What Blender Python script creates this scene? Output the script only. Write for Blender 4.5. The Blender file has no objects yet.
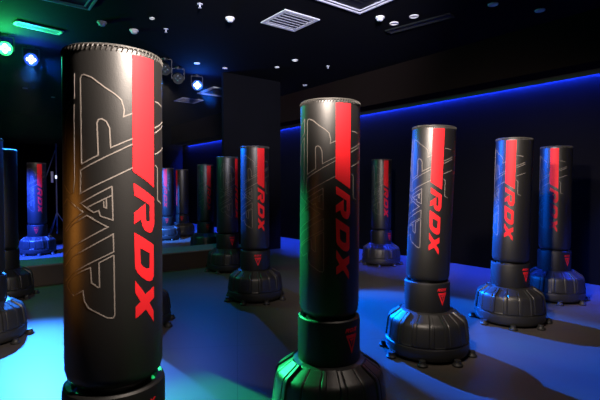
import bpy, bmesh, math, random
from mathutils import Vector, Matrix
random.seed(4)
PI = math.pi
S = bpy.context.scene
COL = S.collection
S.view_settings.view_transform = 'Standard'
S.view_settings.look = 'None'
S.view_settings.gamma = 1.0
S.view_settings.exposure = 0.0
try: S.view_settings.use_curve_mapping = False
except Exception: pass

# ------------------------------------------------------------------ materials
def mat(name, col, rough=.5, metal=0., spec=.5, emit=None, es=0., bump=0., bscale=60., var=0., vscale=6., coat=0.):
    m = bpy.data.materials.new(name); m.use_nodes = True
    nt = m.node_tree; b = nt.nodes['Principled BSDF']
    b.inputs['Base Color'].default_value = (*col, 1)
    b.inputs['Roughness'].default_value = rough
    b.inputs['Metallic'].default_value = metal
    b.inputs['Specular IOR Level'].default_value = spec
    b.inputs['Coat Weight'].default_value = coat
    if emit:
        b.inputs['Emission Color'].default_value = (*emit, 1)
        b.inputs['Emission Strength'].default_value = es
    tc = nt.nodes.new('ShaderNodeTexCoord')
    if bump:
        n = nt.nodes.new('ShaderNodeTexNoise'); n.inputs['Scale'].default_value = bscale
        n.inputs['Detail'].default_value = 4
        bp = nt.nodes.new('ShaderNodeBump'); bp.inputs['Strength'].default_value = bump
        bp.inputs['Distance'].default_value = .004
        nt.links.new(tc.outputs['Object'], n.inputs['Vector'])
        nt.links.new(n.outputs['Fac'], bp.inputs['Height'])
        nt.links.new(bp.outputs['Normal'], b.inputs['Normal'])
    if var:
        n = nt.nodes.new('ShaderNodeTexNoise'); n.inputs['Scale'].default_value = vscale
        n.inputs['Detail'].default_value = 5
        mx = nt.nodes.new('ShaderNodeMix'); mx.data_type = 'RGBA'
        mx.inputs['A'].default_value = (*[c*(1-var) for c in col], 1)
        mx.inputs['B'].default_value = (*[min(1, c*(1+var)) for c in col], 1)
        nt.links.new(tc.outputs['Object'], n.inputs['Vector'])
        nt.links.new(n.outputs['Fac'], mx.inputs['Factor'])
        nt.links.new(mx.outputs['Result'], b.inputs['Base Color'])
    return m

M = {}
M['leather'] = mat('black_leather', (.0048,.0045,.0042), .45, spec=.8, bump=.10, bscale=230, var=.15, vscale=9)
M['cap'] = mat('top_leather', (.01,.01,.01), .6)
M['lace'] = mat('lace_cord', (.03,.028,.026), .5)
M['red'] = mat('red_print', (.62,.014,.020), .55, spec=.2)
M['line'] = mat('grey_outline_print', (.17,.15,.135), .55)
M['plastic'] = mat('black_plastic', (.014,.014,.014), .42, spec=.5, bump=.12, bscale=300)
M['foot'] = mat('rubber_foot', (.015,.015,.015), .55)
M['collar'] = mat('collar_foam', (.006,.006,.006), .5, spec=.45, bump=.08, bscale=200)
M['wall'] = mat('black_wall', (.004,.004,.006), .9, spec=.0, var=.15, vscale=2)
M['wallright'] = mat('black_matt_wall', (.005,.005,.007), .9, spec=.0, var=.15, vscale=2)
M['wallgrey'] = mat('charcoal_wall', (.005,.005,.0065), .9, spec=.0, var=.15, vscale=2)
M['soffit'] = mat('brown_soffit', (.010,.0065,.006), .85, spec=.0)
M['ceil'] = mat('black_ceiling', (.005,.005,.0065), .9, spec=.05)
M['plinth'] = mat('dark_wood_plinth', (.045,.030,.022), .55)
M['plinthtop'] = mat('plinth_top', (.16,.15,.15), .5)
M['white'] = mat('white_metal', (.62,.62,.66), .5)
M['slat'] = mat('vent_slat', (.50,.50,.56), .5)
M['ventin'] = mat('vent_inside', (.03,.03,.05), .8)
M['dark'] = mat('dark_metal', (.007,.007,.008), .5)
M['lampface'] = mat('downlight_face', (.75,.72,.68), .4)
M['stand'] = mat('blue_grey_metal', (.30,.32,.42), .35, metal=.6)
M['led_strip'] = mat('blue_led', (.0,.0,.05), .5, emit=(.010,.05,1.), es=3000)
M['em_green'] = mat('green_led', (.1,.3,.1), .4, emit=(.35,1.,.45), es=9)
M['em_blue'] = mat('blue_par_led', (.1,.1,.3), .4, emit=(.35,.45,1.), es=9)
M['em_cyan'] = mat('cyan_par_led', (.1,.2,.3), .4, emit=(.40,.75,1.), es=9)
M['em_white'] = mat('small_white_led', (.3,.3,.3), .4, emit=(.7,.75,1.), es=2.0)
M['em_warm'] = mat('warm_downlight', (.3,.3,.3), .4, emit=(1.,.85,.65), es=6)
M['lens_off'] = mat('dull_lens', (.04,.045,.06), .2)

def floor_mat():
    m = bpy.data.materials.new('vinyl_floor'); m.use_nodes = True
    nt = m.node_tree; b = nt.nodes['Principled BSDF']
    tc = nt.nodes.new('ShaderNodeTexCoord')
    mp = nt.nodes.new('ShaderNodeMapping'); mp.inputs['Rotation'].default_value = (0, 0, math.radians(-8))
    nt.links.new(tc.outputs['Object'], mp.inputs['Vector'])
    br = nt.nodes.new('ShaderNodeTexBrick')
    br.offset = 0.0
    br.inputs['Color1'].default_value = (.080,.068,.062,1); br.inputs['Color2'].default_value = (.077,.066,.060,1)
    br.inputs['Mortar'].default_value = (.035,.03,.027,1)
    br.inputs['Scale'].default_value = 1.0; br.inputs['Mortar Size'].default_value = .0035
    br.inputs['Brick Width'].default_value = 6.0; br.inputs['Row Height'].default_value = 1.9
    nt.links.new(mp.outputs['Vector'], br.inputs['Vector'])
    n = nt.nodes.new('ShaderNodeTexNoise'); n.inputs['Scale'].default_value = 2.2; n.inputs['Detail'].default_value = 8
    nt.links.new(tc.outputs['Object'], n.inputs['Vector'])
    mx = nt.nodes.new('ShaderNodeMix'); mx.data_type = 'RGBA'; mx.blend_type = 'MULTIPLY'
    mx.inputs['Factor'].default_value = .35
    nt.links.new(br.outputs['Color'], mx.inputs['A']); nt.links.new(n.outputs['Color'], mx.inputs['B'])
    nt.links.new(mx.outputs['Result'], b.inputs['Base Color'])
    b.inputs['Roughness'].default_value = .42
    b.inputs['Specular IOR Level'].default_value = .3
    return m
M['floor'] = floor_mat()

# ------------------------------------------------------------------ helpers
def tag(o, label=None, cat=None, group=None, kind=None):
    if label: o['label'] = label
    if cat: o['category'] = cat
    if group: o['group'] = group
    if kind: o['kind'] = kind
    return o
def obj(name, bm, m, parent=None, smooth=False):
    me = bpy.data.meshes.new(name)
    bmesh.ops.recalc_face_normals(bm, faces=bm.faces[:])
    bm.to_mesh(me); bm.free()
    me.materials.append(M[m])
    if smooth:
        for p in me.polygons: p.use_smooth = True
        try: me.set_sharp_from_angle(angle=math.radians(smooth if smooth is not True else 40))
        except Exception: pass
    o = bpy.data.objects.new(name, me); COL.objects.link(o)
    if parent: o.parent = parent
    return o
def empty(name, loc=(0,0,0), rz=0):
    o = bpy.data.objects.new(name, None); COL.objects.link(o)
    o.location = loc; o.rotation_euler = (0,0,rz); o.empty_display_size = .1
    return o
def copy_tree(o, parent=None):
    c = o.copy(); COL.objects.link(c)
    if parent: c.parent = parent
    for ch in o.children: copy_tree(ch, c)
    return c
def box(bm, c, s, rz=0, bev=0):
    r = bmesh.ops.create_cube(bm, size=1, matrix=Matrix.Translation(c) @ Matrix.Rotation(rz,4,'Z') @ Matrix.Diagonal((*s,1)))
    if bev:
        es = list({e for v in r['verts'] for e in v.link_edges})
        bmesh.ops.bevel(bm, geom=es, offset=bev, segments=2, affect='EDGES', profile=.6)
def tube(bm, a, b, r, r2=None, n=12):
    a = Vector(a); b = Vector(b); d = b-a
    q = d.to_track_quat('Z','Y').to_matrix().to_4x4()
    bmesh.ops.create_cone(bm, cap_ends=True, segments=n, radius1=r, radius2=r if r2 is None else r2,
                          depth=d.length, matrix=Matrix.Translation((a+b)/2) @ q)
def lathe(bm, prof, n=48, closed=False):
    rings = []
    for r, z in prof:
        if r < 1e-6: rings.append([bm.verts.new((0,0,z))])
        else: rings.append([bm.verts.new((r*math.cos(2*PI*k/n), r*math.sin(2*PI*k/n), z)) for k in range(n)])
    for A, B in zip(rings, rings[1:]):
        for k in range(n):
            k2 = (k+1) % n
            if len(A) == 1: bm.faces.new((A[0], B[k], B[k2]))
            elif len(B) == 1: bm.faces.new((A[k], A[k2], B[0]))
            else: bm.faces.new((A[k], A[k2], B[k2], B[k]))

# print on a cylinder: theta in degrees round from the front (-Y towards +X), height z
def wrap(th, z, R):
    t = math.radians(th)
    return Vector((R*math.sin(t), -R*math.cos(t), z))
def print_poly(name, loops, R, m, parent, z0, thick=.0012):
    bm = bmesh.new(); edges = []
    k = math.pi/180*R
    for lp in loops:
        vs = [bm.verts.new((t*k, z, 0)) for t, z in lp]
        edges += [bm.edges.new((vs[i], vs[(i+1) % len(vs)])) for i in range(len(vs))]
    bmesh.ops.triangle_fill(bm, use_beauty=True, use_dissolve=False, edges=edges)
    us = [v.co.x for v in bm.verts]; u = min(us); step = math.radians(4)*R
    while u < max(us):
        u += step
        bmesh.ops.bisect_plane(bm, geom=bm.verts[:]+bm.edges[:]+bm.faces[:], plane_co=(u,0,0), plane_no=(1,0,0))
    r = bmesh.ops.extrude_face_region(bm, geom=bm.faces[:])
    for e in r['geom']:
        if isinstance(e, bmesh.types.BMVert): e.co.z = thick
    for v in bm.verts:
        p = wrap(v.co.x/k, v.co.y - z0, R + v.co.z)
        v.co = p
    return obj(name, bm, m, parent)
def ribbon(bm, pts, R, z0, w=.0042, thick=.0009):
    k = math.pi/180*R
    P = []
    for (a, b) in zip(pts, pts[1:]):
        A = Vector((a[0]*k, a[1])); B = Vector((b[0]*k, b[1]))
        n = max(1, int(abs(b[0]-a[0])/4))
        for i in range(n): P.append(A.lerp(B, i/n))
    P.append(Vector((pts[-1][0]*k, pts[-1][1])))
    rows = []
    for i, p in enumerate(P):
        d0 = (p-P[i-1]).normalized() if i > 0 else (P[1]-p).normalized()
        d1 = (P[i+1]-p).normalized() if i < len(P)-1 else d0
        n0 = Vector((-d0.y, d0.x)); n1 = Vector((-d1.y, d1.x))
        nn = n0+n1
        if nn.length < .2: nn = n0.copy()
        nn.normalize(); s = w/2/max(.45, nn.dot(n0))
        l, r_ = p+nn*s, p-nn*s
        rows.append([bm.verts.new(wrap(q.x/k, q.y-z0, R+t)) for q, t in ((l,0),(l,thick),(r_,thick),(r_,0))])
    for A, B in zip(rows, rows[1:]):
        for j in range(4):
            try: bm.faces.new((A[j], A[(j+1)%4], B[(j+1)%4], B[j]))
            except Exception: pass

# ------------------------------------------------------------------ punching bag
RB = .17; PIV = .60
def fix(lp): return [(t + 10*(1.60-z), z) for t, z in lp]
LR = fix([(-17.1, 1.353), (11.6, 1.3), (11.1, 1.205), (6.6, 1.179), (2.3, 1.176), (-4.5, 1.187), (-8.1, 1.205), (-9.4, 1.226), (-18.1, 1.211), (-17.7, 1.25), (-2.6, 1.281), (-2.6, 1.222), (0.1, 1.216), (3.3, 1.219), (3.6, 1.275), (-16.7, 1.31)])
LD = fix([(-18.4, 1.183), (9.1, 1.131), (8.2, 1.018), (4.9, 1.005), (0.8, 1.003), (-4.5, 1.009), (-10.6, 1.023), (-15.6, 1.04), (-18.5, 1.058)])
LDI = fix([(-11.5, 1.126), (2.0, 1.103), (1.0, 1.05), (-3.6, 1.05), (-9.1, 1.062), (-11.4, 1.073)])
LX = fix([(-19.0, 1.015), (-19.4, 0.972), (-12.8, 0.937), (-19.6, 0.922), (-19.8, 0.882), (-6.3, 0.906), (6.1, 0.852), (6.3, 0.892), (-0.7, 0.926), (7.6, 0.94), (7.8, 0.98), (-6.1, 0.96)])
LINES = [fix(l) for l in [[(-73.9, 1.414), (-71.9, 1.697), (-69.9, 1.708), (-66.9, 1.711), (-57.5, 1.7), (-44.6, 1.67), (-33.8, 1.649), (-27.3, 1.631), (-24.6, 1.599), (-25.7, 1.576), (-8.3, 1.6)], [(-73.9, 1.414), (-53.8, 1.444), (-53.9, 1.551), (-52.2, 1.562), (-48.5, 1.565), (-43.8, 1.556), (-40.8, 1.535), (-40.5, 1.47), (-14.7, 1.507)], [(-15.1, 1.488), (-75.3, 1.393), (-76.9, 1.315), (-46.1, 1.361), (-16.1, 1.407)], [(-40.5, 1.341), (-77.1, 1.282), (-69.3, 1.268), (-61.3, 1.253), (-55.5, 1.259), (-54.0, 1.241), (-40.9, 1.227), (-40.5, 1.341)], [(-69.3, 1.268), (-40.6, 1.311)], [(-47.0, 1.3), (-47.1, 1.268), (-49.9, 1.271), (-49.8, 1.291)], [(-108.5, 1.279), (-99.3, 1.297), (-73.7, 1.253), (-89.8, 1.223), (-107.8, 1.189)], [(-104.6, 1.183), (-84.9, 1.218), (-69.4, 1.243), (-46.4, 1.204), (-72.7, 1.162), (-94.3, 1.129), (-108.9, 1.099)], [(-109.1, 1.064), (-90.7, 1.102), (-72.2, 1.129), (-41.1, 1.18), (-41.3, 1.12), (-65.8, 1.085), (-91.2, 1.046), (-108.0, 1.012)], [(-41.3, 1.109), (-42.6, 0.905), (-44.8, 0.895), (-50.5, 0.897), (-60.9, 0.915), (-71.4, 0.931), (-76.1, 0.954), (-77.6, 0.988), (-91.3, 0.967), (-102.7, 0.992), (-103.9, 1.005), (-93.2, 1.03), (-78.6, 1.054), (-67.1, 1.068), (-66.4, 1.016), (-59.5, 1.001), (-57.6, 1.003), (-57.3, 1.084), (-41.3, 1.109)], [(-99.5, 1.663), (-91.5, 1.69), (-80.4, 1.714), (-81.3, 1.635), (-88.5, 1.626), (-98.4, 1.604)], [(-103.1, 1.461), (-97.6, 1.575), (-91.4, 1.594), (-82.3, 1.612), (-85.0, 1.362), (-87.4, 1.321), (-91.8, 1.314), (-99.0, 1.326), (-107.1, 1.345)], [(18.4, 1.646), (26.0, 1.645), (37.7, 1.638)], [(15.8, 1.551), (45.1, 1.585)], [(15.7, 1.533), (45.0, 1.57)], [(15.0, 1.456), (45.0, 1.487)], [(16.0, 1.418), (21.0, 1.407), (20.2, 1.29), (30.5, 1.278)]]]

def base_shell():
    bm = bmesh.new()
    prof = [(.0,.41,0),(.15,.41,0),(.19,.400,0),(.206,.394,.0),(.212,.390,1),(.245,.362,1),(.280,.334,1),(.294,.322,1),(.302,.306,1),
            (.306,.285,1),(.312,.24,1),(.317,.19,1),(.321,.150,1),(.322,.138,.8),(.323,.134,0),(.319,.128,0),(.319,.122,0),(.328,.116,0),
            (.331,.100,0),(.330,.065,0),(.325,.040,0),(.312,.026,0),(.28,.022,0),(.0,.022,0)]
    N = 320; NB = 8; rings = []
    def mask(th, lo):
        ph = (th*NB/(2*PI)) % 1.0
        x = abs(ph-.5)
        a = 1-min(1, max(0, (x-.33)/.015))          # wide raised panel
        return a, 1-min(1, max(0, abs(x-.21)-.008)/.008)   # with a pressed line near each edge
    for r, z, k in prof:
        if z > .116: z = .116 + (z-.116)*.84
        if r == 0: rings.append([bm.verts.new((0,0,z))]); continue
        row = []
        for i in range(N):
            th = 2*PI*i/N
            a, g = mask(th, r)
            dr = k*(.010*a - .006*g - .002)
            dz = dr*.9 if (r < .30 and z > .27) else 0
            rr = r + dr*(.6 if dz else 1)
            row.append(bm.verts.new((rr*math.cos(th), rr*math.sin(th), z+dz)))
        rings.append(row)
    for A, B in zip(rings, rings[1:]):
        for i in range(N):
            j = (i+1) % N
            if len(A) == 1: bm.faces.new((A[0], B[j], B[i]))
            elif len(B) == 1: bm.faces.new((A[i], A[j], B[0]))
            else: bm.faces.new((A[i], A[j], B[j], B[i]))
    return bm

def make_bag():
    root = empty('punching_bag')
    base = obj('base', base_shell(), 'plastic', root, 32)
    for k in range(8):
        a = 2*PI*(k+.5)/8
        bm = bmesh.new()
        lathe(bm, [(0,0),(.034,0),(.039,.004),(.039,.014),(.030,.020),(.025,.032),(.025,.046),(.0,.048)], 16)
        f = obj('foot', bm, 'foot', base, 40)
        f.location = (.348*math.cos(a), .348*math.sin(a), 0)
        bm2 = bmesh.new()
    bm = bmesh.new()                                            # foam sleeve round the neck
    lathe(bm, [(0,.385),(.165,.385),(.176,.390),(.179,.402),(.179,.606),(.176,.620),(.168,.626),(.150,.622),(.145,.60),(.0,.60)], 64)
    collar = obj('collar', bm, 'collar', root, 40)
    zt = .578
    # badge: short line of letters over a triangle with a smaller one inside
    k = 180/PI/.1796
    def L2(pts): return [(x*k, z) for x, z in pts]
    bars = []
    x0 = -.042
    def sk(x, z): return (x + (z-zt)*.35, z)
    h = .020
    RR = [(0,0),(0,h),(.021,h),(.025,h*.8),(.025,h*.55),(.019,h*.42),(.026,0),(.018,0),(.011,h*.4),(.006,h*.4),(.006,0)]
    DD = [(0,0),(0,h),(.017,h),(.025,h*.7),(.025,h*.3),(.017,0)]
    XX = [(0,0),(.008,h*.5),(0,h),(.008,h),(.0125,h*.68),(.018,h),(.026,h),(.017,h*.5),(.026,0),(.018,0),(.0125,h*.32),(.007,0)]
    DH = [(.006,h*.28),(.006,h*.72),(.016,h*.72),(.019,h*.5),(.016,h*.28)]
    for off, g in ((0,[RR]),(.030,[DD,DH]),(.059,[XX])):
        loops = [L2([sk(x0+off+x, zt-.012+z) for x, z in lp]) for lp in g]
        print_poly('badge_letter', loops, .1794, 'red', collar, 0)
    a = .040; t0 = .552; t1 = .455
    tri = [(-a,t0),(a,t0),(0,t1)]
    inn = [(-a*.62,t0-.016),(0,t0-.072),(a*.62,t0-.016)]
    print_poly('badge_triangle', [L2(tri), L2(inn)], .1794, 'red', collar, 0)
    print_poly('badge_mark', [L2([(-.016,t0-.020),(.016,t0-.020),(.011,t0-.028),(.004,t0-.028),(0,t0-.052),(-.004,t0-.028),(-.011,t0-.028)])], .1794, 'red', collar, 0)
    bm = bmesh.new()
    z = lambda h: h-PIV
    lathe(bm, [(0,z(.640)),(.12,z(.640)),(.150,z(.645)),(.163,z(.660)),(RB,z(.685)),(RB,z(.9)),(RB,z(1.2)),(RB,z(1.5)),(RB,z(1.795)),
               (.1675,z(1.806)),(.160,z(1.812)),(.12,z(1.812)),(0,z(1.815))], 96)
    tube(bm, (0,0,z(.55)), (0,0,z(.65)), .13, n=48)
    body = obj('bag_body', bm, 'leather', root, 40); body.location = (0,0,PIV)
    bm = bmesh.new()
    n = 66
    for i in range(n):                                          # whip stitches over the top seam
        t0_ = 2*PI*i/n; t1_ = 2*PI*(i+.75)/n
        p = [((RB-.001), z(1.793), t0_), ((RB+.0015), z(1.803), t0_*.6+t1_*.4), ((RB-.002), z(1.812), t0_*.3+t1_*.7), (RB-.012, z(1.817), t1_)]
        q = [Vector((r*math.sin(t), -r*math.cos(t), zz)) for r, zz, t in p]
        for u, v in zip(q, q[1:]): tube(bm, u, v, .0028, n=6)
    m_ = [Vector(((RB-.004)*math.cos(2*PI*i/64), (RB-.004)*math.sin(2*PI*i/64), z(1.812))) for i in range(65)]
    for u, v in zip(m_, m_[1:]): tube(bm, u, v, .005, n=6)
    obj('rim_lacing', bm, 'lace', body, 40)
    Rp = RB + .0002
    print_poly('red_stripe', [[(-15.5,1.790),(-15.5,1.392),(14.5,1.337),(14.5,1.790)]], Rp, 'red', body, PIV)
    print_poly('letter', [LR], Rp, 'red', body, PIV)
    print_poly('letter', [LD, LDI], Rp, 'red', body, PIV)
    print_poly('letter', [LX], Rp, 'red', body, PIV)
    bm = bmesh.new()
    for l in LINES: ribbon(bm, l, Rp, PIV)
    obj('outline_graphic', bm, 'line', body)
    return root

proto = make_bag()
R_ = math.radians
# x, y, facing of the stripe, badge turn, tilt about y (right positive), height scale, label
BAGS = [
 (-.694,1.670, 58, -2, .4, 1, 'largest black punching bag at the front left with bold red lettering'),
 (.167,2.590, 22, 19, .3, 1, 'tall black punching bag at front centre with green light on its base'),
 (1.033,3.640, -3.5, 28, 2.2, 1, 'black punching bag right of centre with bright blue light on the left of its base'),
 (2.110,4.500, -34, 61, 1.3, 1, 'black punching bag second from the right, blue-edged body'),
 (3.050,5.380, -35, 55, .3, 1, 'rightmost black punching bag, set back behind the one beside it'),
 (-.540,5.400, 31, -15, 0, 1, 'black punching bag midway between the large front bag and the centre bag'),
 (-1.170,7.250, 71, -38, 0, 1, 'dim black punching bag next to the dark pier, in front of the low ledge'),
 (1.420,7.850, 18, 25, 0, 1, 'far dim black punching bag by the back wall, seen between the two centre bags'),
 (-2.770,3.900, -70, 40, 0, .97, 'black punching bag cut off by the left edge, purple-lit ribbed base nearest'),
 (-3.620,5.450, -80, 40, 0, .985, 'dark punching bag at the left edge, behind the purple-lit base'),
 (-1.600,4.350, 20, 10, 0, 1, 'punching bag almost wholly hidden behind the largest front bag, base edge showing'),
 (-5.260,9.000, 48, -25, 0, 1, 'blue-lit reflected punching bag built solid beyond the low ledge at far left, with glowing blue base'),  # from here to the end: solid copies standing in for mirror reflections
 (-2.040,9.700, 39, -10, 0, 1, 'far reflected punching bag built solid beyond the ledge showing a red stripe just left of the pier'),
 (-3.400,11.50, 4, 10, 0, 1, 'far blue-lit reflected punching bag built solid beyond the ledge, just right of the largest front bag'),
 (-3.230,12.35, -50, 60, 0, 1, 'farthest dim reflected punching bag built solid beyond the ledge, behind the blue-lit one'),
]
for i, (x, y, rz, cr, tl, sc, lab) in enumerate(BAGS):
    o = proto if i == 0 else copy_tree(proto)
    o.location = (x, y, 0); o.rotation_euler = (0, 0, R_(rz)); o.scale = (1,1,sc)
    tag(o, lab, 'punching bag', 'free-standing punching bags on the gym floor')
    for ch in o.children:
        n = ch.name.split('.')[0]
        st_, ct_ = (1., .626) if i == 0 else (1.02, .606) if i == 1 else (1.04, .588)
        if n == 'collar':
            ch.rotation_euler = (0,0,R_(cr))
            kz = (ct_-.345)/(.626-.385); ch.scale = (1,1,kz); ch.location = (0,0,.345-.385*kz)
        if n == 'base': ch.rotation_euler = (0,0,R_(-rz + (i*37 % 36)))
        if n == 'bag_body':
            Mx = Matrix.Rotation(-R_(rz),4,'Z') @ Matrix.Rotation(R_(tl),4,'Y') @ Matrix.Rotation(R_(rz),4,'Z')
            ch.rotation_euler = Mx.to_euler(); ch.scale = (1,1,st_); ch.location = (0,0,PIV + (1.812-PIV)*(1-st_))

# ------------------------------------------------------------------ room (axes: n towards the back left, w towards the back right)
NV = Vector((-.609,.793,0)); WV = Vector((.793,.609,0)); YAW = math.atan2(.609,.793)
def pt(n, w, z=0): return NV*n + WV*w + Vector((0,0,z))
def slab(name, n0, n1, w0, w1, z0, z1, m, parent=None, kind='structure'):
    bm = bmesh.new()
    c = pt((n0+n1)/2, (w0+w1)/2, (z0+z1)/2)
    box(bm, c, (abs(w1-w0), abs(n1-n0), abs(z1-z0)), YAW)
    o = obj(name, bm, m, parent)
    if kind and not parent: tag(o, kind=kind)
    return o
N0, N1, W0, W1, CE = -4.0, 16.4, -2.6, 6.94, 3.6
slab('floor', N0-.2, N1+.2, W0-.2, W1+.2, -.1, 0, 'floor')
slab('ceiling', N0-.2, N1+.2, W0-.2, W1+.2, CE, CE+.1, 'ceil')
slab('wall_right', N0, N1, W1, W1+.15, 0, CE, 'wallright')
slab('wall_left', N0, N1, W0-.15, W0, 0, CE, 'wall')
slab('wall_back', N1, N1+.15, W0-.15, W1+.15, 0, CE, 'wallgrey')
slab('wall_front', N0-.15, N0, W0-.15, W1+.15, 0, CE, 'wall')
slab('trim_1', N0, N1, 6.50, W1, 2.94, CE, 'soffit')                  # dropped soffit along the right wall
wp0 = pt(7.6,0).dot(WV)
P0 = Vector((-1.509,8.929,0)).dot(WV)
slab('wall_pier', 8.0, 8.08, P0, P0+1.37, 0, CE, 'wallgrey')
slab('trim_2', 6.97, 7.6, W0, P0-.08, 0, .262, 'plinth')  # room past this ledge is built in place of a mirror's reflection
slab('trim_3', 6.95, 7.6, W0, P0-.08, .262, .282, 'plinthtop')
# LED strip tucked under the soffit against the wall
bm = bmesh.new(); box(bm, pt((N0+16.1)/2, W1-.014, 2.912), (.02, 15.7-N0, .012), YAW)
st = obj('led_strip', bm, 'led_strip'); tag(st, 'long blue glowing light strip under the soffit of the right wall', 'light strip')
bm = bmesh.new(); box(bm, pt((N0+16.1)/2, W1-.020, 2.926), (.038, 15.7-N0, .016), YAW)
box(bm, pt((N0+16.1)/2, W1-.038, 2.898), (.008, 15.7-N0, .072), YAW)
obj('cover_profile', bm, 'dark', st)

# ------------------------------------------------------------------ ceiling fittings
def grille(x, y, lab, s=.58):
    r = empty('air_vent', (x,y,CE), YAW); tag(r, lab, 'air vent', 'ceiling air vents')
    bm = bmesh.new(); f = .055; h = .014
    for sx in (-1,1): box(bm, (sx*(s/2-f/2),0,-h/2), (f,s,h), 0, .003)
    for sy in (-1,1): box(bm, (0,sy*(s/2-f/2),-h/2), (s-2*f,f,h), 0, .003)
    obj('frame', bm, 'white', r)
    bm = bmesh.new(); box(bm, (0,0,-.002), (s-2*f,s-2*f,.003)); obj('backing', bm, 'ventin', r)
    n = 6
    for i in range(n):
        bm = bmesh.new()
        yy = -(s/2-f) + (i+.5)*(s-2*f)/n
        bmesh.ops.create_cube(bm, size=1, matrix=Matrix.Translation((0,yy,-.010)) @ Matrix.Rotation(R_(16),4,'X') @ Matrix.Diagonal((s-2*f,.052,.004,1)))
        obj('slat', bm, 'slat', r)
    return r
grille(-.136, 6.19, 'square white louvred ceiling vent above the centre of the room')
grille(-2.909, 11.82, 'small far white louvred ceiling vent below the blue-white stage lamp')
def cassette(x, y, lab, s=.95):
    r = empty('air_conditioner', (x,y,CE), YAW); tag(r, lab, 'air conditioner', 'ceiling air conditioner panels')
    bm = bmesh.new(); f = .028; h = .022
    for sx in (-1,1): box(bm, (sx*(s/2-f/2),0,-h/2), (f,s,h), 0, .003)
    for sy in (-1,1): box(bm, (0,sy*(s/2-f/2),-h/2), (s-2*f,f,h), 0, .003)
    obj('frame', bm, 'slat', r)
    bm = bmesh.new(); box(bm, (0,0,-.004), (s-2*f,s-2*f,.006)); obj('panel', bm, 'dark', r)
    for k in range(4):
        bm = bmesh.new()
        box(bm, (0,s/2-.075,-.012), (s-.16,.018,.014), 0, .003)
        bmesh.ops.rotate(bm, verts=bm.verts[:], cent=(0,0,0), matrix=Matrix.Rotation(k*PI/2,3,'Z'))
        obj('flap', bm, 'slat', r)
    bm = bmesh.new()
    for i in range(7): box(bm, (0,-.21+i*.07,-.011), (.50,.012,.010))
    obj('intake_grille', bm, 'dark', r)
cassette(.690, 5.25, 'large square ceiling air conditioner panel cut by the top edge, right of the white vent')
cassette(-2.760, 5.12, 'ceiling air conditioner panel cut by the top edge, above the left front bag')
cassette(-1.870, 10.80, 'far ceiling air conditioner panel half hidden by the dark pier', .86)
r = empty('slot_vent', (-3.70,6.44,CE), R_(47)); tag(r, 'white slot vent on the ceiling above the green and blue lamps', 'air vent')
bm = bmesh.new()
box(bm, (0,.085,-.01), (.60,.03,.02), 0, .003); box(bm, (0,-.085,-.01), (.60,.06,.02), 0, .003)
for sx in (-1,1): box(bm, (sx*.285,0,-.01), (.03,.20,.02), 0, .003)
obj('frame', bm, 'white', r)
bm = bmesh.new(); box(bm, (0,0,-.003), (.54,.14,.005)); obj('backing', bm, 'ventin', r)
for k in (-1,0,1):
    bm = bmesh.new(); box(bm, (0,k*.035+.015,-.010), (.54,.012,.01)); obj('slat', bm, 'slat', r)
r = empty('slot_vent', (1.64,6.29,CE), R_(-42)); tag(r, 'black slot vent on the ceiling right of the paired downlights', 'air vent')
bm = bmesh.new()
for s_ in (-1,1): box(bm, (0,s_*.07,-.01), (.95,.02,.02)); box(bm, (s_*.475,0,-.01), (.02,.15,.02))
obj('frame', bm, 'dark', r)
bm = bmesh.new(); box(bm, (0,0,-.003), (.93,.12,.004)); obj('backing', bm, 'ventin', r)

def downlight(x, y, lab, r0=.055, kind='downlight', face='lampface'):
    r = empty('ceiling_downlight', (x,y,CE)); tag(r, lab, 'ceiling light', 'small round ceiling lights')
    bm = bmesh.new(); lathe(bm, [(r0*.72,0),(r0,0),(r0,-.008),(r0*.92,-.014),(r0*.74,-.012),(r0*.70,-.002)], 32); obj('trim_ring', bm, 'lampface', r, 40)
    bm = bmesh.new(); lathe(bm, [(0,-.006),(r0*.72,-.006),(r0*.72,-.003),(0,-.003)], 32); obj('lens', bm, face, r, 40)
def detector(x, y, lab):
    r = empty('smoke_detector', (x,y,CE)); tag(r, lab, 'smoke detector', 'smoke detectors on the black ceiling')
    bm = bmesh.new(); lathe(bm, [(0,0),(.062,0),(.062,-.014),(.055,-.020),(0,-.020)], 32); obj('base_plate', bm, 'lampface', r, 40)
    bm = bmesh.new(); lathe(bm, [(.046,-.020),(.042,-.042),(.030,-.052),(0,-.054)], 32); obj('sensor_dome', bm, 'white', r, 40)
def sprinkler(x, y, lab):
    r = empty('fire_sprinkler', (x,y,CE)); tag(r, lab, 'sprinkler', 'fire sprinklers on the black ceiling')
    bm = bmesh.new(); lathe(bm, [(0,0),(.035,0),(.033,-.006),(0,-.008)], 24); obj('escutcheon', bm, 'slat', r, 40)
    bm = bmesh.new(); tube(bm, (0,0,0), (0,0,-.045), .010); tube(bm, (0,0,-.045), (0,0,-.048), .022); obj('nozzle', bm, 'slat', r, 40)
detector(-2.716, 6.24, 'white ceiling detector at upper left, farther left of the two above the front bag')
detector(-2.393, 6.554, 'round white detector on the ceiling just above the lacing of the front bag')
detector(-.937, 6.093, 'bright round detector on the ceiling left of the square white vent')
detector(1.065, 6.058, 'round detector on the ceiling just below the air conditioner panel, left of two downlights')
downlight(1.297, 6.277, 'oval-looking downlight, lower left of the bright pair right of the air conditioner panel', .060)
downlight(1.509, 6.023, 'oval-looking downlight, upper right of the bright pair right of the air conditioner panel', .062)
downlight(2.387, 5.632, 'ceiling downlight near the top edge, left one of the two at upper right', .062)
downlight(3.068, 5.821, 'rightmost ceiling downlight, at upper right above the soffit', .062)
downlight(-1.982, 6.093, 'dim ceiling light at the top just right of the front bag', .035)
downlight(-1.880, 8.281, 'dim ceiling downlight above the blue-white stage lamp', .055)
downlight(-1.426, 8.626, 'dim ceiling downlight at the left top corner of the pier', .045)
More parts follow.
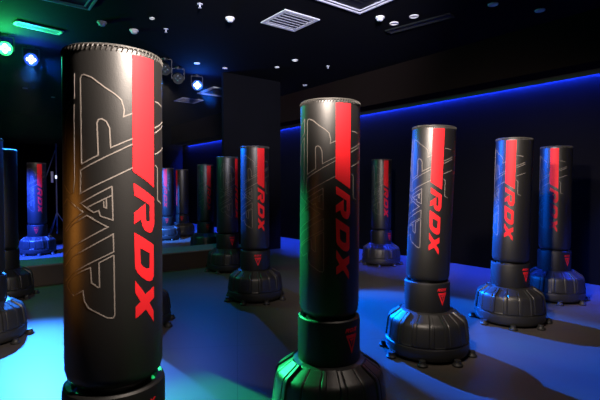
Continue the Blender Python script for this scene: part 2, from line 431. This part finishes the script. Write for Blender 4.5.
downlight(-.434, 8.555, 'dim ceiling downlight under the square white vent, left of its neighbour', .045)
downlight(-.089, 8.087, 'dim ceiling downlight under the square white vent, right of its neighbour', .055)
downlight(-6.286, 10.356, 'far ceiling downlight beneath the blue stage lamp at left', .055)
downlight(-6.211, 11.385, 'farthest ceiling downlight at left, beside the front bag', .045)
downlight(.111, 10.053, 'faint ceiling downlight just above the centre bag', .050)
sprinkler(-1.237, 5.632, 'fire sprinkler at the top edge, centre left')
sprinkler(-1.919, 6.513, 'fire sprinkler above the right shoulder of the front bag')
sprinkler(.524, 8.485, 'faint fire sprinkler on the ceiling right of the centre bag top')
# ------------------------------------------------------------------ stage lamps
def par(loc, target, lens, lab, lit=True):
    loc = Vector(loc); d = (Vector(target)-loc).normalized()
    root = empty('stage_lamp', loc); tag(root, lab, 'stage lamp', 'LED stage lamps hung from the ceiling')
    q = d.to_track_quat('Z','Y').to_matrix().to_4x4()
    bm = bmesh.new()
    lathe(bm, [(0,-.14),(.05,-.14),(.085,-.10),(.095,-.06),(.095,.05),(.100,.055),(.100,.065),(.088,.065),(.088,.045),(0,.043)], 32)
    bm.transform(q); obj('housing', bm, 'dark', root, 40)
    bm = bmesh.new()
    side = Vector((-d.y, d.x, 0)).normalized()
    top = CE - loc.z - .03
    for s in (-1,1):
        box(bm, side*s*.112 + Vector((0,0,.07)), (.012,.03,.20), math.atan2(side.y, side.x))
    box(bm, Vector((0,0,.17)), (.236,.03,.012), math.atan2(side.y, side.x))
    obj('yoke', bm, 'dark', root)
    bm = bmesh.new(); tube(bm, (0,0,.17), (0,0,top), .014); lathe_z = top
    tube(bm, (0,0,top), (0,0,top+.03), .05); obj('hanger', bm, 'dark', root)
    u = q @ Vector((1,0,0)); v = q @ Vector((0,1,0))
    for k in range(4):
        a = PI/2*k
        bm = bmesh.new()
        c = d*.052 + u*math.cos(a)*.042 + v*math.sin(a)*.042
        bmesh.ops.create_uvsphere(bm, u_segments=16, v_segments=8, radius=.030, matrix=Matrix.Translation(c) @ q @ Matrix.Diagonal((1,1,.45,1)))
        obj('led_lens', bm, lens if lit else 'lens_off', root, True)
    return root, loc + d*.09
def spot(name, loc, target, col, power, deg, blend=.3, size=.05):
    l = bpy.data.lights.new(name, 'SPOT'); l.color = col; l.energy = power
    l.spot_size = R_(deg); l.spot_blend = blend; l.shadow_soft_size = size
    o = bpy.data.objects.new(name, l); COL.objects.link(o); o.location = loc
    o.rotation_euler = (Vector(target)-Vector(loc)).to_track_quat('-Z','Y').to_euler()
    return o
def point(name, loc, col, power, size=.08):
    l = bpy.data.lights.new(name, 'POINT'); l.color = col; l.energy = power; l.shadow_soft_size = size
    o = bpy.data.objects.new(name, l); COL.objects.link(o); o.location = loc
    return o
PZ = 3.40
_, p = par((-4.378,6.741,PZ), (-1.0,1.4,1.0), 'em_green', 'green glowing stage lamp at the upper left edge')
spot('green_lamp_light', p, (-.35,2.45,.5), (.03,1.,.25), 7000, 17, .5, .05)
point('green_lamp_glow', p, (.03,1.,.2), 130, .03)  # points like this are added to give each lit lamp a halo
spot('green_lamp_spill', p + Vector((.1,-.1,-.15)), p + Vector((.1,-.1,1)), (.03,1.,.2), 120, 150, 1., .1)
_, p = par((-4.335,7.315,PZ), (-1.2,2.2,.9), 'em_blue', 'blue glowing stage lamp at upper left, beside the green one')
spot('blue_lamp_light', p, (-1.95,3.05,0), (.03,.22,1.), 12000, 25, .7, .05)
spot('blue_lamp_side_beam', p, (1.9,4.8,1.0), (.002,.11,1.), 5500, 28.5, .15, .05)
point('blue_lamp_glow', p, (.02,.08,1.), 50, .03)
spot('blue_lamp_spill', p + Vector((.1,-.1,-.15)), p + Vector((.1,-.1,1)), (.02,.10,1.), 50, 150, 1., .1)
_, p = par((-2.083,9.164,PZ), (.2,2.5,1.0), 'em_cyan', 'bright blue-white stage lamp right of the front bag, left of the pier')
spot('pale_blue_lamp_light', p, (.9,5.0,.6), (.0,.13,1.), 27000, 22, .4, .05)
spot('pale_blue_lamp_wide', p, (-.4,3.2,0), (.01,.16,1.), 250, 60, .8, .05)
point('pale_blue_lamp_glow', p, (.01,.16,1.), 40, .03)
spot('pale_blue_lamp_spill', p + Vector((.1,-.1,-.15)), p + Vector((.1,-.1,1)), (.01,.10,1.), 60, 150, 1., .1)
par((-2.309,8.58,PZ), (-.9,4,1.0), 'em_cyan', 'unlit stage lamp just left of the blue-white one', False)
par((-2.38,7.997,PZ+.02), (-.9,4,1.0), 'em_cyan', 'unlit stage lamp touching the edge of the front bag', False)

# ------------------------------------------------------------------ equipment stand beyond the ledge
r = empty('equipment_stand', (-5.68,10.5,0)); tag(r, 'slim tripod stand with a tiny white lamp, beyond the ledge left of the front bag', 'stand')
bm = bmesh.new(); tube(bm, (0,0,.25), (0,0,2.35), .014); obj('pole', bm, 'stand', r)
for k in range(3):
    a = 2*PI*k/3+.4
    bm = bmesh.new(); tube(bm, (.42*math.cos(a),.42*math.sin(a),.012), (0,0,.75), .011); obj('leg', bm, 'stand', r)
bm = bmesh.new(); tube(bm, (-.25,0,1.55), (.02,0,2.30), .011); obj('brace', bm, 'stand', r)
bm = bmesh.new(); box(bm, (.02,-.03,1.57), (.05,.03,.09), 0, .005); lb = obj('lamp_box', bm, 'dark', r)
bm = bmesh.new(); box(bm, (.02,-.049,1.57), (.04,.006,.07), 0, .002); obj('lamp_panel', bm, 'em_white', lb)
bm = bmesh.new(); box(bm, (-.08,-.03,1.57), (.05,.03,.26), 0, .005); obj('control_box', bm, 'white', r)

# ------------------------------------------------------------------ room lights and added unseen fills
WARM = (1.,.84,.72)
for nm, lx, ly, lz, tgt, pw, dg in (('downlight_front', .28,1.10,2.6,(-.69,1.67,1.75),760,66), ('downlight_centre', -.12,1.55,2.6,(.72,3.4,1.8),1000,68),
                                ('downlight_right', 1.00,3.25,2.85,(2.55,4.95,1.6),330,64), ('downlight_middle', -.38,3.65,2.85,(-.56,5.4,1.6),110,60)):
    spot(nm, (lx,ly,lz), tgt, WARM, pw, dg, 1., .09)
spot('warm_floor_fill', (1.2,2.3,3.54), (1.25,2.9,0), WARM, 100, 90, 1., .09)  # unseen fill added to warm the floor at the right
spot('rear_warm_fill_left', (-4.55,7.35,3.4), (-5.2,9.0,1.6), WARM, 170, 50, 1., .08)  # unseen fill added to bring out the stripe of the far left bag
spot('rear_warm_fill_right', (-2.75,8.95,3.45), (-2.8,11.2,1.5), WARM, 260, 75, 1., .08)  # unseen fill added for the stripes of the other far bags
spot('amber_side_fill', (-2.45,1.0,1.15), (-.7,1.67,1.15), (1.,.36,.06), 50, 19, .6, .2)  # unseen light added for the brown tone on the front bag's left
spot('ceiling_fill', (.5,-.1,2.6), (-.2,6.5,3.75), (.85,.82,1.), 4500, 42, .8, .3)  # unseen fill added to brighten the vents and ceiling fittings
spot('rear_blue_fill', (-6.2,6.9,3.3), (-5.2,9.0,.15), (.02,.08,1.), 18000, 32, .5, .06)  # unseen blue spot added to light the far left bag and base
spot('rear_pale_blue_fill', (-4.9,8.6,3.3), (-3.3,11.7,.4), (.03,.20,1.), 12000, 30, .5, .06)  # unseen blue spot added to light the farthest bags

# thin haze added to imitate the halo of the stage lamps beyond the ledge
hz = bpy.data.materials.new('lamp_halo_haze'); hz.use_nodes = True
nt = hz.node_tree; nt.nodes.remove(nt.nodes['Principled BSDF'])
vs = nt.nodes.new('ShaderNodeVolumeScatter'); vs.inputs['Density'].default_value = .004
nt.links.new(vs.outputs['Volume'], nt.nodes['Material Output'].inputs['Volume'])
M['haze'] = hz
bm = bmesh.new(); box(bm, pt(8.75, 2.6, 2.84), (6.4, 1.9, 1.44), YAW)
tag(obj('lamp_halo_haze', bm, 'haze'), 'thin haze added to imitate the glow around the coloured stage lamps', 'haze', kind='stuff')

w = bpy.data.worlds.new('World'); S.world = w; w.use_nodes = True
w.node_tree.nodes['Background'].inputs['Color'].default_value = (.02,.02,.03,1)
w.node_tree.nodes['Background'].inputs['Strength'].default_value = .05

cam = bpy.data.cameras.new('Camera'); cam.lens = 27; cam.sensor_width = 36; cam.clip_start = .05
co = bpy.data.objects.new('Camera', cam); COL.objects.link(co)
co.location = (0,0,1.338); co.rotation_euler = (PI/2 - math.atan(13/450), 0, 0)
S.camera = co
